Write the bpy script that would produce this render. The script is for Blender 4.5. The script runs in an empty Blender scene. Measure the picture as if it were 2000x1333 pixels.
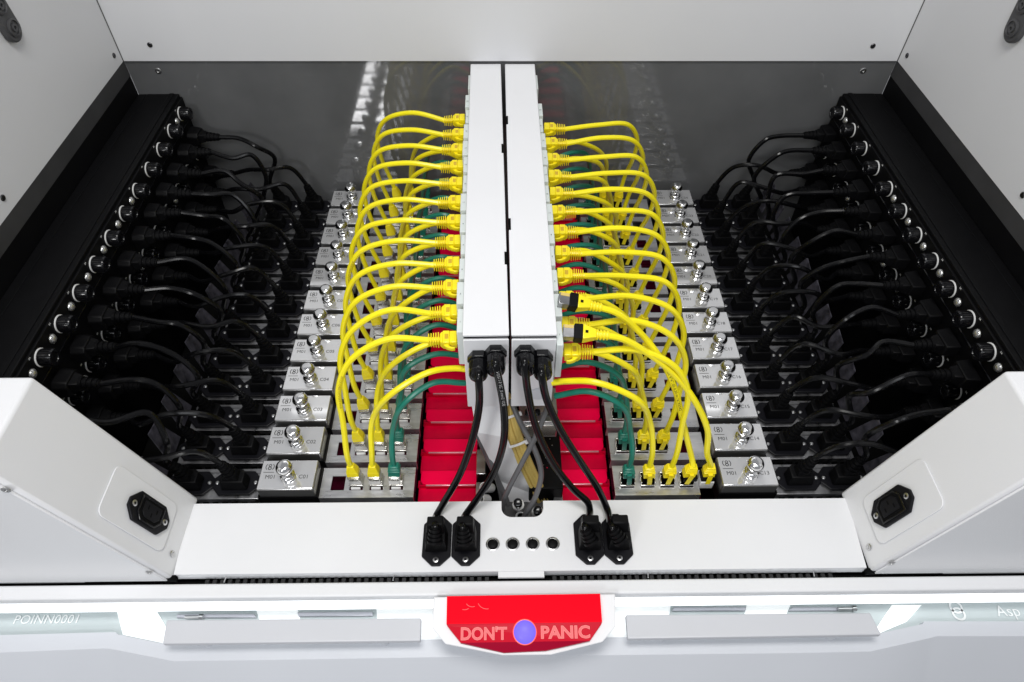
import bpy, bmesh, math, random
from mathutils import Vector, Matrix
random.seed(7)
C = bpy.context.scene
col = C.collection
S = 0.0013            # one working unit = 1.3 mm
R = math.radians
PI = math.pi

# ------------------------------------------------------------------ camera, world, lamps
TH, YAW, ROLL, FPX, CX = R(48.8917), R(1.17106), R(.56076), 1331.27, -12.553
CP = Vector((CX, 0, 500.))
FW = Vector((math.sin(YAW)*math.cos(TH), math.cos(YAW)*math.cos(TH), -math.sin(TH)))
RT0 = Vector((math.cos(YAW), -math.sin(YAW), 0)); UP0 = RT0.cross(FW)
RT = RT0*math.cos(ROLL) + UP0*math.sin(ROLL); UP = -RT0*math.sin(ROLL) + UP0*math.cos(ROLL)
cd = bpy.data.cameras.new('camera'); cam = bpy.data.objects.new('camera', cd); col.objects.link(cam)
cd.sensor_width = 36; cd.lens = FPX/2000*36; cd.clip_start = .005; cd.clip_end = 100
m = Matrix.Identity(4)
for i in range(3):
    m[i][0], m[i][1], m[i][2] = RT[i], UP[i], -FW[i]
    m[i][3] = CP[i]*S
cam.matrix_world = m
C.camera = cam
w = bpy.data.worlds.new('World'); C.world = w; w.use_nodes = True
w.node_tree.nodes['Background'].inputs[0].default_value = (.93, .95, 1, 1)
w.node_tree.nodes['Background'].inputs[1].default_value = .31
C.view_settings.view_transform = 'Standard'; C.view_settings.look = 'None'
C.view_settings.exposure = 0; C.view_settings.gamma = 1

def area(name, loc, size, aim, power, color=(1, 1, 1)):
    l = bpy.data.lights.new(name, 'AREA'); l.shape = 'RECTANGLE'
    l.size, l.size_y = size[0]*S, size[1]*S; l.energy = power; l.color = color
    o = bpy.data.objects.new(name, l); col.objects.link(o)
    o.location = Vector(loc)*S
    o.rotation_euler = (Vector(aim)-Vector(loc)).to_track_quat('-Z', 'Y').to_euler()
    return o
area('panel_lamp', (-10, 120, 1150), (420, 260), (0, 330, 0), 12.0, (1, .985, .96))
area('panel_lamp', (0, -500, 1000), (900, 120), (0, 300, 50), 4.6, (.93, .96, 1))
area('panel_lamp', (0, 1260, 1150), (1300, 160), (0, 330, 0), 1.9, (1, 1, 1))
area('panel_lamp', (-415, -560, 560), (170, 200), (-195, 470, 0), 4.6, (1, 1, 1))  # low panel behind the camera, placed for its reflection in the back panel

def at(u, v, X=None, Y=None, Z=None):
    r = FW + RT*((u-1000)/FPX) + UP*((666.5-v)/FPX)
    if Z is not None: t = (Z-500)/r.z
    elif Y is not None: t = Y/r.y
    else: t = (X-CX)/r.x
    return CP + r*t

# ------------------------------------------------------------------ materials
MATS = {}
def mat(name, color, rough=.5, metal=0, spec=.5, coat=0, emis=None, estr=0, trans=0, alpha=1,
        noise=None, bump=None, ior=None, rough_var=None):
    mt = bpy.data.materials.new(name); mt.use_nodes = True
    nt = mt.node_tree; b = nt.nodes['Principled BSDF']; I = b.inputs
    I['Base Color'].default_value = (*color, 1); I['Roughness'].default_value = rough
    I['Metallic'].default_value = metal; I['Specular IOR Level'].default_value = spec
    I['Coat Weight'].default_value = coat; I['Coat Roughness'].default_value = .08
    I['Transmission Weight'].default_value = trans; I['Alpha'].default_value = alpha
    if ior: I['IOR'].default_value = ior
    if emis: I['Emission Color'].default_value = (*emis, 1); I['Emission Strength'].default_value = estr
    tc = nt.nodes.new('ShaderNodeTexCoord')
    if noise or rough_var:
        sc, amt, stretch = noise if noise else (40, 0, (1, 1, 1))
        mp = nt.nodes.new('ShaderNodeMapping'); mp.inputs['Scale'].default_value = stretch
        nt.links.new(tc.outputs['Object'], mp.inputs[0])
        n = nt.nodes.new('ShaderNodeTexNoise'); n.inputs['Scale'].default_value = sc; n.inputs['Detail'].default_value = 5
        nt.links.new(mp.outputs[0], n.inputs['Vector'])
        if noise:
            mr = nt.nodes.new('ShaderNodeMapRange'); mr.inputs[1].default_value = .25; mr.inputs[2].default_value = .75
            mr.inputs[3].default_value = 1-amt; mr.inputs[4].default_value = 1+amt
            nt.links.new(n.outputs[0], mr.inputs[0])
            mx = nt.nodes.new('ShaderNodeVectorMath'); mx.operation = 'SCALE'; mx.inputs[0].default_value = color
            nt.links.new(mr.outputs[0], mx.inputs['Scale']); nt.links.new(mx.outputs[0], I['Base Color'])
        if rough_var:
            r2 = nt.nodes.new('ShaderNodeMapRange'); r2.inputs[1].default_value = .3; r2.inputs[2].default_value = .7
            r2.inputs[3].default_value = max(.02, rough-rough_var); r2.inputs[4].default_value = rough+rough_var
            nt.links.new(n.outputs[0], r2.inputs[0]); nt.links.new(r2.outputs[0], I['Roughness'])
    if bump:
        n2 = nt.nodes.new('ShaderNodeTexNoise'); n2.inputs['Scale'].default_value = bump[0]; n2.inputs['Detail'].default_value = 2
        mp2 = nt.nodes.new('ShaderNodeMapping'); mp2.inputs['Scale'].default_value = bump[2] if len(bump) > 2 else (1, 1, 1)
        nt.links.new(tc.outputs['Object'], mp2.inputs[0]); nt.links.new(mp2.outputs[0], n2.inputs['Vector'])
        bp = nt.nodes.new('ShaderNodeBump'); bp.inputs['Strength'].default_value = bump[1]; bp.inputs['Distance'].default_value = .0004
        nt.links.new(n2.outputs[0], bp.inputs['Height']); nt.links.new(bp.outputs[0], I['Normal'])
    MATS[name] = mt
    return mt
WHITE = mat('white_powder_coat', (.78, .785, .80), .42, bump=(1400, .25), noise=(6, .03, (1, 1, 1)), rough_var=.05)
WALLP = mat('white_wall_paint', (.67, .675, .69), .5, bump=(1400, .25), noise=(4, .04, (1, 1, 1)))
POST = mat('satin_white_metal', (.84, .845, .86), .2, spec=.9, bump=(900, .45), noise=(6, .03, (1, 1, 1)), rough_var=.06)
SHELL = mat('grey_white_shell', (.62, .64, .68), .5, noise=(5, .03, (1, 1, 1)))
PLATE = mat('pale_keystone_plastic', (.66, .71, .69), .45)
REAR = mat('dark_glossy_back_panel', (.115, .117, .12), .06, spec=.8, noise=(12, .15, (1, 1, 1)), rough_var=.02)
DKGREY = mat('dark_grey_metal', (.04, .04, .042), .5, noise=(30, .2, (1, 1, 1)))
BLACKP = mat('matt_black_plastic', (.003, .003, .0035), .5, spec=.12, noise=(60, .2, (1, 1, 1)), bump=(900, .2))
BLACKC = mat('black_rubber_cord', (.003, .003, .0035), .22, spec=.24, noise=(40, .2, (1, 1, 1)))
BLACKG = mat('glossy_black_nylon', (.004, .004, .005), .16, spec=.35)
FLANGE = mat('black_inlet_plastic', (.005, .005, .007), .42, spec=.18, bump=(1500, .2))
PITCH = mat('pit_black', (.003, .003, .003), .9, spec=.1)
STEEL = mat('galvanised_steel', (.40, .40, .41), .34, metal=1, noise=(18, .22, (1, 6, 1)), rough_var=.1)
STRIPM = mat('satin_module_steel', (.36, .36, .37), .34, metal=1, noise=(20, .3, (6, 1, 1)), rough_var=.1)
PORTM = mat('brushed_port_plate', (.58, .58, .59), .34, metal=.8, noise=(30, .2, (1, 5, 1)), rough_var=.1)
CHROME = mat('polished_lid_steel', (.78, .78, .79), .06, metal=.6, spec=.8, noise=(9, .02, (1, 1, 1)))
LIDSIDE = mat('darkened_lid_side', (.42, .42, .42), .3, metal=.9, noise=(20, .2, (1, 1, 1)))  # lid steel made darker, for the shade in the gaps between lids
KNOB = mat('polished_knob_steel', (.80, .80, .80), .12, metal=1)
SHIELD = mat('nickel_jack_shield', (.58, .57, .54), .24, metal=1, noise=(40, .15, (1, 1, 1)))
SCREW = mat('zinc_screw', (.62, .62, .62), .3, metal=1)
DSCREW = mat('dark_screw', (.10, .10, .105), .35, metal=1)
RING = mat('white_fuse_ring', (.75, .75, .74), .4)
LENS = mat('clear_lamp_lens', (.50, .50, .49), .22, metal=.8)
YEL = mat('yellow_cable_jacket', (.95, .82, .010), .28, noise=(30, .05, (1, 1, 1)))
YELP = mat('yellow_plug_plastic', (.95, .78, .010), .33, noise=(60, .06, (1, 1, 1)))
YOLD = mat('dull_yellow_bundle', (.62, .46, .13), .5)
TEAL = mat('teal_green_jacket', (.008, .185, .13), .33, noise=(30, .1, (1, 1, 1)))
GREYC = mat('grey_cable_jacket', (.11, .11, .115), .38)
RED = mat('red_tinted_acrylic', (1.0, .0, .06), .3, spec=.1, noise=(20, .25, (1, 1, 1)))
REDM = mat('maroon_glow', (.10, .0, .02), .3, spec=.2)  # red glow in the slots, put into a dark colour
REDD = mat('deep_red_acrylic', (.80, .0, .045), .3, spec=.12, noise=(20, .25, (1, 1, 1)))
PINKE = mat('pink_edge_highlight', (.9, .45, .55), .25, metal=.5)  # highlight on the fin edges, put in as a pale pink colour
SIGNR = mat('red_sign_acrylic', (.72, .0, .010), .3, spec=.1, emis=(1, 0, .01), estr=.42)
SIGND = mat('red_sign_chamfer_shaded', (.26, .0, .02), .3, spec=.15, emis=(1, 0, .03), estr=.08)  # same red acrylic, with the chamfer's shade put into its colour
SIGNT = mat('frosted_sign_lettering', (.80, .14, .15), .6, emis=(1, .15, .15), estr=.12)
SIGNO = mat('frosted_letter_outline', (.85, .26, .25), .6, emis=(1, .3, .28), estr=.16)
VIOLET = mat('violet_button_glow', (.10, .08, .5), .4, emis=(.20, .15, 1), estr=.75, spec=.2)
LEDM = mat('white_led_glow', (1, 1, 1), .5, emis=(.93, .98, 1), estr=1.35)
HANDLE = mat('pale_grey_handle', (.60, .61, .64), .4, noise=(6, .04, (1, 1, 1)))
GLASS = mat('frosted_pale_glass', (.58, .645, .655), .15, spec=.4, noise=(4, .06, (1, 1, 1)))
BANDGLOW = mat('white_band_glow', (.96, .98, .98), .5, emis=(.95, .99, 1), estr=.35)  # bands of light on the shelf, put in as glowing white
INK = mat('dark_engraving', (.02, .02, .02), .6)
BINK = mat('black_print', (.015, .015, .01), .6)
WINK = mat('white_frosted_engraving', (.95, .97, .97), .6)
TABM = mat('smoked_clear_tab', (.05, .048, .06), .25, spec=.6, noise=(90, .8, (1, 1, 1)), bump=(200, .8))

# ------------------------------------------------------------------ mesh helpers
class MB:
    def __init__(s): s.v = []; s.f = []
    def add(s, vs, fs):
        n = len(s.v); s.v += [Vector(p) for p in vs]; s.f += [[i+n for i in f] for f in fs]; return s
    def box(s, x0, x1, y0, y1, z0, z1, M=None):
        vs = [Vector((x, y, z)) for z in (z0, z1) for y in (y0, y1) for x in (x0, x1)]
        if M: vs = [M @ v for v in vs]
        return s.add(vs, [[0, 2, 3, 1], [4, 5, 7, 6], [0, 1, 5, 4], [2, 6, 7, 3], [0, 4, 6, 2], [1, 3, 7, 5]])
    def lathe(s, prof, M=None, seg=20, cap=True):
        # prof: (radius, height) along +Z
        vs = []; fs = []
        for r, h in prof:
            for k in range(seg):
                a = 2*PI*k/seg; vs.append(Vector((r*math.cos(a), r*math.sin(a), h)))
        for j in range(len(prof)-1):
            for k in range(seg):
                k2 = (k+1) % seg
                fs.append([j*seg+k, j*seg+k2, (j+1)*seg+k2, (j+1)*seg+k])
        if cap:
            fs.append(list(range(seg))[::-1]); fs.append([(len(prof)-1)*seg+k for k in range(seg)])
        if M: vs = [M @ v for v in vs]
        return s.add(vs, fs)
    def prism(s, poly, z0, z1, M=None, poly2=None):
        n = len(poly); p2 = poly2 or poly
        vs = [Vector((p[0], p[1], z0)) for p in poly] + [Vector((p[0], p[1], z1)) for p in p2]
        ar = sum(poly[i][0]*poly[(i+1) % n][1]-poly[(i+1) % n][0]*poly[i][1] for i in range(n))
        fs = [list(range(n))[::-1], [n+i for i in range(n)]] + [[i, (i+1) % n, n+(i+1) % n, n+i] for i in range(n)]
        if ar < 0: fs = [f[::-1] for f in fs]
        if M: vs = [M @ v for v in vs]
        return s.add(vs, fs)
    def solid(s, top, bot):
        # top and bottom rings of 3-D points (anticlockwise seen from above)
        n = len(top)
        return s.add(list(bot)+list(top), [list(range(n))[::-1], [n+i for i in range(n)]] + [[i, (i+1) % n, n+(i+1) % n, n+i] for i in range(n)])
    def tube(s, pts, r, seg=10, cap=True):
        pts = [Vector(p) for p in pts]; n = len(pts)
        rr = r if isinstance(r, (list, tuple)) else [r]*n
        t = (pts[1]-pts[0]).normalized(); a = t.orthogonal().normalized()
        vs = []; fs = []
        for i in range(n):
            if i == 0: t = (pts[1]-pts[0])
            elif i == n-1: t = (pts[-1]-pts[-2])
            else: t = (pts[i+1]-pts[i-1])
            t.normalize(); a = (a - t*a.dot(t)).normalized(); b = t.cross(a)
            for k in range(seg):
                an = 2*PI*k/seg; vs.append(pts[i]+(a*math.cos(an)+b*math.sin(an))*rr[i])
        for i in range(n-1):
            for k in range(seg):
                k2 = (k+1) % seg
                fs.append([i*seg+k, i*seg+k2, (i+1)*seg+k2, (i+1)*seg+k])
        if cap:
            fs.append(list(range(seg))[::-1]); fs.append([(n-1)*seg+k for k in range(seg)])
        return s.add(vs, fs)
    def mesh(s, name, mt, bevel=0, smooth=35, origin=(0, 0, 0), bseg=2):
        o = Vector(origin); me = bpy.data.meshes.new(name)
        me.from_pydata([tuple((v-o)*S) for v in s.v], [], s.f)
        if bevel:
            bm = bmesh.new(); bm.from_mesh(me)
            ed = [e for e in bm.edges if len(e.link_faces) == 2 and e.calc_face_angle(0) > R(30)]
            res = bmesh.ops.bevel(bm, geom=ed, offset=bevel*S, segments=bseg, affect='EDGES', profile=.5, clamp_overlap=True)
            new = set(res['faces']); flat = []
            bm.faces.index_update()
            for f in bm.faces:
                if f not in new and not any(g is not f and g not in new for e in f.edges for g in e.link_faces): flat.append(f.index)
            bm.to_mesh(me); bm.free()
        me.materials.append(mt)
        if smooth:
            me.shade_smooth(); me.set_sharp_from_angle(angle=R(smooth))
            if bevel:
                for i in flat: me.polygons[i].use_smooth = False
        me.update()
        return me

def inst(name, me, parent=None, loc=(0, 0, 0), M=None):
    o = bpy.data.objects.new(name, me); col.objects.link(o)
    if parent: o.parent = parent
    mm = Matrix.Translation(Vector(loc)*S)
    if M: mm = mm @ M.to_4x4()
    o.matrix_basis = mm
    return o
def thing(name, label, cat, loc=(0, 0, 0), group=None, M=None):
    o = bpy.data.objects.new(name, None); o.empty_display_size = .01; col.objects.link(o)
    mm = Matrix.Translation(Vector(loc)*S)
    if M: mm = mm @ M.to_4x4()
    o.matrix_basis = mm
    o['label'] = label; o['category'] = cat
    if group: o['group'] = group
    return o
def part(name, mb, mt, parent=None, bevel=0, smooth=35, origin=None, bseg=2):
    """mesh given in scene units; placed under parent (whose base location is its own origin)"""
    org = origin if origin is not None else ((parent.matrix_basis.translation/S) if parent and parent.parent is None else (0, 0, 0))
    return inst(name, mb.mesh(name, mt, bevel, smooth, org, bseg), parent)
def struct(name, mb, mt, bevel=0):
    o = inst(name, mb.mesh(name, mt, bevel)); o['kind'] = 'structure'; return o

def crom(pts, n=8):
    P = [Vector(p) for p in pts]; P = [P[0]*2-P[1]] + P + [P[-1]*2-P[-2]]
    out = []
    for i in range(1, len(P)-2):
        p0, p1, p2, p3 = P[i-1:i+3]
        d = [max((b-a).length, 1e-6)**.5 for a, b in ((p0, p1), (p1, p2), (p2, p3))]
        t0 = 0; t1 = d[0]; t2 = t1+d[1]; t3 = t2+d[2]
        for k in range(n):
            t = t1+(t2-t1)*k/n
            A1 = p0*((t1-t)/(t1-t0))+p1*((t-t0)/(t1-t0)); A2 = p1*((t2-t)/(t2-t1))+p2*((t-t1)/(t2-t1)); A3 = p2*((t3-t)/(t3-t2))+p3*((t-t2)/(t3-t2))
            B1 = A1*((t2-t)/(t2-t0))+A2*((t-t0)/(t2-t0)); B2 = A2*((t3-t)/(t3-t1))+A3*((t-t1)/(t3-t1))
            out.append(B1*((t2-t)/(t2-t1))+B2*((t-t1)/(t2-t1)))
    out.append(P[-2]); return out

_txt = {}
def text_mesh(name, body, size, mt, extrude=.15, align='CENTER', outline=0, bold=0, space=1.0):
    key = (body, size, mt.name, extrude, align, outline)
    if key in _txt: return _txt[key]
    cu = bpy.data.curves.new(name, 'FONT'); cu.body = body; cu.size = size*S; cu.align_x = align; cu.align_y = 'CENTER'
    cu.extrude = extrude*S; cu.offset = bold*S; cu.resolution_u = 3; cu.space_character = space
    if outline:
        cu.fill_mode = 'NONE'; cu.extrude = 0; cu.bevel_depth = outline*S; cu.bevel_resolution = 1
    o = bpy.data.objects.new(name, cu); col.objects.link(o)
    dg = bpy.context.evaluated_depsgraph_get()
    me = bpy.data.meshes.new_from_object(o.evaluated_get(dg)); me.name = name
    bpy.data.objects.remove(o); bpy.data.curves.remove(cu)
    me.materials.clear(); me.materials.append(mt)
    _txt[key] = me
    return me
RX = lambda a: Matrix.Rotation(a, 4, 'X')
RY = lambda a: Matrix.Rotation(a, 4, 'Y')
RZ = lambda a: Matrix.Rotation(a, 4, 'Z')
T = lambda x, y, z: Matrix.Translation(Vector((x, y, z)))
def frame(z, x):
    """rotation whose local +Z is z and local +X is (close to) x"""
    z = Vector(z).normalized(); x = Vector(x); x = (x - z*x.dot(z)).normalized(); y = z.cross(x)
    return Matrix((x, y, z)).transposed().to_4x4()
PI2 = PI/2
ORD = ['', 'second', 'third', 'fourth', 'fifth', 'sixth', 'seventh', 'eighth', 'ninth', 'tenth', 'eleventh', 'twelfth']
def fromfront(k): return 'frontmost' if k == 0 else ('rearmost' if k == 11 else ORD[k]+' from the front')

Y0, DY, N = 290.5, 33.9, 12
YK = [Y0+DY*k for k in range(N)]

# ------------------------------------------------------------------ shared small meshes
def screw_mesh(r=1.7, mt=SCREW, slot='cross'):
    mb = MB(); mb.lathe([(r*1.0, 0), (r, .35), (r*.75, .8), (r*.36, .9), (r*.33, .25)], seg=14)
    return mb.mesh('screw', mt)
ME_SCREW = screw_mesh()
mbx = MB(); mbx.box(-1.0, 1.0, -.22, .22, .86, .97); mbx.box(-.22, .22, -1.0, 1.0, .87, .96)
ME_CROSS = mbx.mesh('slot', INK, smooth=0)
ME_PSCREW = MB().lathe([(3.1, 0), (3.1, .5), (2.7, .75), (1.5, .8), (1.35, .1)], seg=20).mesh('screw', SCREW)
ME_DSCREW = MB().lathe([(2.6, 0), (2.6, .5), (2.1, 1.0), (.9, 1.0), (.8, .3)], seg=16).mesh('screw', DSCREW)
def add_screw(parent, loc, M=None, me=None, cross=True):
    o = inst('screw', me or ME_SCREW, parent, loc, M)
    return o
# inlet flange: elongated hexagon, long axis X
def hexpoly(a=20.5, b=13, t=3.2, h=11.2):
    return [(-a, -t), (-b, -h), (b, -h), (a, -t), (a, t), (b, h), (-b, h), (-a, t)]
ME_FLANGE = MB().prism(hexpoly(), 0, 2.6).mesh('flange', FLANGE, bevel=.7)
# C13 style right-angle plug body on the flange (axis +Z, cable leaves towards -X up)
def ribbed(r0, r1, L, n=4):
    prof = [(r0, 0)]
    for i in range(n):
        f0 = i/n; f1 = (i+.62)/n
        ra = r0+(r1-r0)*f0; prof += [(ra, L*f0+.05), (ra, L*f1), (ra*.78, L*f1+.05), (ra*.78, L*(i+1)/n-.05)]
    prof += [(r1*.95, L), (r1*.7, L+.4)]
    return prof
ME_BODY = MB().prism([(-11, -7.5), (11, -7.5), (11, 4), (7, 8), (-7, 8), (-11, 4)], 2.6, 14,
                     poly2=[(-9.5, -6.5), (9.5, -6.5), (9.5, 4), (6, 7), (-6, 7), (-9.5, 4)]).mesh('body', BLACKP, bevel=1.1)
ME_NECK = MB().prism([(-7, -5.5), (7, -5.5), (7, 5.5), (-7, 5.5)], 13.5, 21, poly2=[(-5, -4.2), (5, -4.2), (5, 4.2), (-5, 4.2)]).mesh('neck', BLACKP, bevel=1)
ME_BOOT = MB().lathe(ribbed(4.6, 3.1, 15), seg=14).mesh('strain_relief', BLACKP, smooth=30)

# RJ45 plug for the raceway end: local +Z = direction of cable away from jack, +X = up (top side faces camera)
def rj_mesh():
    mb = MB()
    mb.box(-3.9, 4.2, -5.1, 5.1, 0, 5.2)
    mb.box(-4.1, 4.4, -5.3, 5.3, 5.2, 10.2)
    hood = [(-4.0, -5.2), (4.0, -5.2), (4.0, 5.2), (-4.0, 5.2)]
    mb.prism(hood, 10.2, 12.4, poly2=[(-3.0, -3.6), (3.0, -3.6), (3.0, 3.6), (-3.0, 3.6)])
    return mb.mesh('plug_body', YELP, bevel=.6)
ME_RJ = rj_mesh()
def ribs_mesh(mt):
    mb = MB()
    mb.tube([(0, 0, 11), (0, 0, 22)], [2.3, 2.3], 10)
    for i in range(5):
        z = 13.0+i*1.75; a = 4.5-.17*i
        mb.prism([(-a*.8, -a), (a*.8, -a), (a*.8, a), (-a*.8, a)], z, z+.75)
    return mb.mesh('strain_relief', YELP, bevel=.2)
ME_RIBS = ribs_mesh(YELP)
mb = MB(); lp_ = [(10.0, -5.0), (7.5, -7.4), (4.0, -8.6), (1.6, -8.4), (1.4, -7.6), (3.6, -7.4), (5.6, -6.4), (6.2, -5.0)]
mb.add([(-2.2, y, z) for z, y in lp_] + [(1.6, y, z) for z, y in lp_], [list(range(8)), list(range(8, 16))[::-1]] + [[i, 8+i, 8+(i+1) % 8, (i+1) % 8] for i in range(8)])
ME_LATCH = mb.mesh('latch', YELP, bevel=.25)
mb = MB(); mb.box(4.3, 4.55, -2.2, 2.2, 6.0, 8.8); ME_WIN = mb.mesh('window', mat('amber_plug_window', (.62, .40, .02), .3), bevel=.1)
# boot for the module end: local +Z = up the cable
def boot_mesh(mt, ribs):
    mb = MB()
    mb.prism([(-4.9, -4.0), (4.9, -4.0), (4.9, 4.0), (-4.9, 4.0)], 0, 5.5, poly2=[(-4.6, -3.6), (4.6, -3.6), (4.6, 3.6), (-4.6, 3.6)])
    mb.prism([(-4.6, -3.6), (4.6, -3.6), (4.6, 3.6), (-4.6, 3.6)], 5.5, 13, poly2=[(-2.7, -2.5), (2.7, -2.5), (2.7, 2.5), (-2.7, 2.5)])
    if ribs:
        for i in range(4):
            z = 6.4+i*1.8; a = 5.0-.45*i
            mb.prism([(-a, -a*.8), (a, -a*.8), (a, a*.8), (-a, a*.8)], z, z+.9)
    return mb.mesh('boot', mt, bevel=.5)
ME_BOOTS = {('y', 0): boot_mesh(YELP, 0), ('y', 1): boot_mesh(YELP, 1), ('t', 0): boot_mesh(TEAL, 1), ('t', 1): boot_mesh(TEAL, 1)}
# silver plug seen on the left-hand modules (metal nose of the plug plus spring clip)
mb = MB(); mb.box(-5.0, 5.0, -4.3, 4.3, -14, 0); mb.box(-4.6, 4.6, -5.4, -4.3, -2.6, -.6); mb.box(-4.2, 4.2, -4.9, -4.3, -6.2, -4.8)
ME_NOSE = mb.mesh('shielded_nose', SHIELD, bevel=.4)
mb = MB(); mb.box(-2.0, 2.0, -6.6, -5.6, -6, 7.5); mb.prism([(-2, -6.6), (2, -6.6), (2, -3.4), (-2, -3.4)], 6.3, 7.5)
ME_CLIPY = mb.mesh('latch', YELP, bevel=.4); ME_CLIPT = mb.mesh('latch', TEAL, bevel=.4)

CORDR = 2.35
def net_cord(pts, r=CORDR): return MB().tube(pts, r, 9)

def print_on(cord_pts, body, size, parent, start, r=2.5, mt=BINK, flip=False):
    """black print wrapped on the side of a cable jacket that faces up and forward"""
    tm = text_mesh('cable_print', body, size, mt, extrude=0, align='LEFT')
    L = [0]
    for a, b in zip(cord_pts, cord_pts[1:]): L.append(L[-1]+(b-a).length)
    me = bpy.data.meshes.new('printed_lettering'); vs = []
    for v in tm.vertices:
        s = start + v.co.x/S; h = v.co.y/S
        if flip: s = 2*start - s
        i = max(0, min(len(L)-2, next((j for j in range(len(L)-1) if L[j+1] >= s), len(L)-2)))
        f = (s-L[i])/(L[i+1]-L[i]); p = cord_pts[i].lerp(cord_pts[i+1], f)
        t = (cord_pts[i+1]-cord_pts[i]).normalized()
        n = (Vector((CX+20, 60, 420))-p); n = (n - t*n.dot(t)).normalized(); b = n.cross(t)
        if flip: b = -b
        a = h/r
        vs.append((p + (n*math.cos(a)+b*math.sin(a))*(r+.06) - parent.matrix_basis.translation/S)*S)
    me.from_pydata([tuple(v) for v in vs], [], [list(p.vertices) for p in tm.polygons]); me.materials.append(mt)
    return inst('printed_lettering', me, parent)

# ------------------------------------------------------------------ the tank and its walls (setting)
mb = MB(); mb.box(-402, 402, 684, 700, 158, 460); rw = struct('rear_wall', mb, WALLP)
mb = MB(); mb.box(-416, -401.8, 150, 684, 158, 460); lw = struct('left_wall', mb, WALLP)
mb = MB(); mb.box(401.8, 416, 150, 684, 158, 460); rgw = struct('right_wall', mb, WALLP)
mb = MB(); mb.box(-402, 402, 686, 692, -130, 157.6); rp = struct('back_panel', mb, REAR)
mb = MB(); mb.box(-404, 404, 150, 690, -134, -130); struct('tank_floor', mb, PITCH)
for s, nm in ((-1, 'left_tank_side'), (1, 'right_tank_side')):
    mb = MB(); mb.box(min(s*402.4, s*408), max(s*402.4, s*408), 271, 686, -130, 141); struct(nm, mb, BLACKP)
    mb = MB(); mb.box(min(s*402.1, s*408), max(s*402.1, s*408), 271, 686, 141.2, 157.6); part('rim_band', mb, DKGREY, lw if s < 0 else rgw, origin=(0, 0, 0))
# thin dark seams where the wall panels meet
for s in (-1, 1):
    mb = MB(); mb.tube([(s*401.6, 683.8, 158), (s*401.6, 683.8, 460)], .55, 6)
    o = part('corner_seam', mb, DKGREY, rw)
for X, Z in ((-368, 175), (369.4, 174)):
    inst('wall_screw', ME_DSCREW, rw, (X, 684, Z), RX(PI2))
for X, Z in ((-371, 146.5), (371, 146.5)):
    inst('panel_screw', ME_PSCREW, rp, (X, 686, Z), RX(PI2))
for wl, s in ((lw, -1), (rgw, 1)):
    for Y, Z in ((671.5, 170), (438.5, 170.5)):
        inst('wall_screw', ME_DSCREW, wl, (s*401.8, Y, Z), RY(-s*PI2))
# oval rubber grommets high on the side walls
def oval(rx, ry, n=28): 
    L = ry-rx; out = []
    for k in range(n):
        a = 2*PI*k/n; x = rx*math.cos(a); y = rx*math.sin(a)
        out.append((x, y+(L if y > 0 else -L)))
    return out
mat('grommet_grey', (.055, .055, .058), .5)
for s, nm in ((-1, 'left'), (1, 'right')):
    t = thing('wall_grommet', 'dark oval grommet with two screws high on the white %s wall' % nm, 'grommet', tuple(at(0, 33, X=-401.8) if s < 0 else at(2001, 33, X=401.8)), 'oval grommets on the side walls', RY(-s*PI2) @ RZ(R(6)))
    inst('pad', MB().prism([(y, x) for x, y in oval(10.5, 20)][::-1], 0, 5).mesh('pad', MATS['grommet_grey'], bevel=1.5), t)
    for d in (-9, 9):
        sc = inst('screw', MB().lathe([(7, 5), (7, 6.2), (5.6, 6.6), (5.2, 5.5), (3.2, 5.5), (3.1, 6.8), (1.5, 6.8), (1.4, 5.2)], seg=20).mesh('screw', MATS['grommet_grey']), t, (d, 0, 0))

# ------------------------------------------------------------------ power rails at both sides
ME_CAPRING = MB().lathe([(7.3, 0), (7.3, .7), (6.8, .9)], seg=26).mesh('ring', RING)
cp = [(6.7, 1.0), (6.7, 9.8), (6.0, 10.8), (3.8, 10.9), (3.5, 10.3)]
ME_CAP = MB().lathe(cp, seg=22).mesh('fuse_cap', BLACKG)
mbk = MB()
for i in range(22):
    a = 2*PI*i/22; mbk.box(6.5, 7.0, -.3, .3, 2.0, 9.4, RZ(a))
ME_KNURL = mbk.mesh('knurling', BLACKP, smooth=0)
ME_LAMP = MB().lathe([(3.8, 0), (3.8, 1.0), (3.3, 2.0), (2.4, 2.8), (1.2, 3.3), (.3, 3.4)], seg=20).mesh('indicator_lamp', LENS)
ME_LAMPB = MB().lathe([(4.5, 0), (4.5, .5), (4.1, .7)], seg=20).mesh('bezel', BLACKG)
ME_CAPREF = MB().lathe([(10.2, 0), (10.2, .5)], seg=26).mesh('seat', BLACKG)
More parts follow.
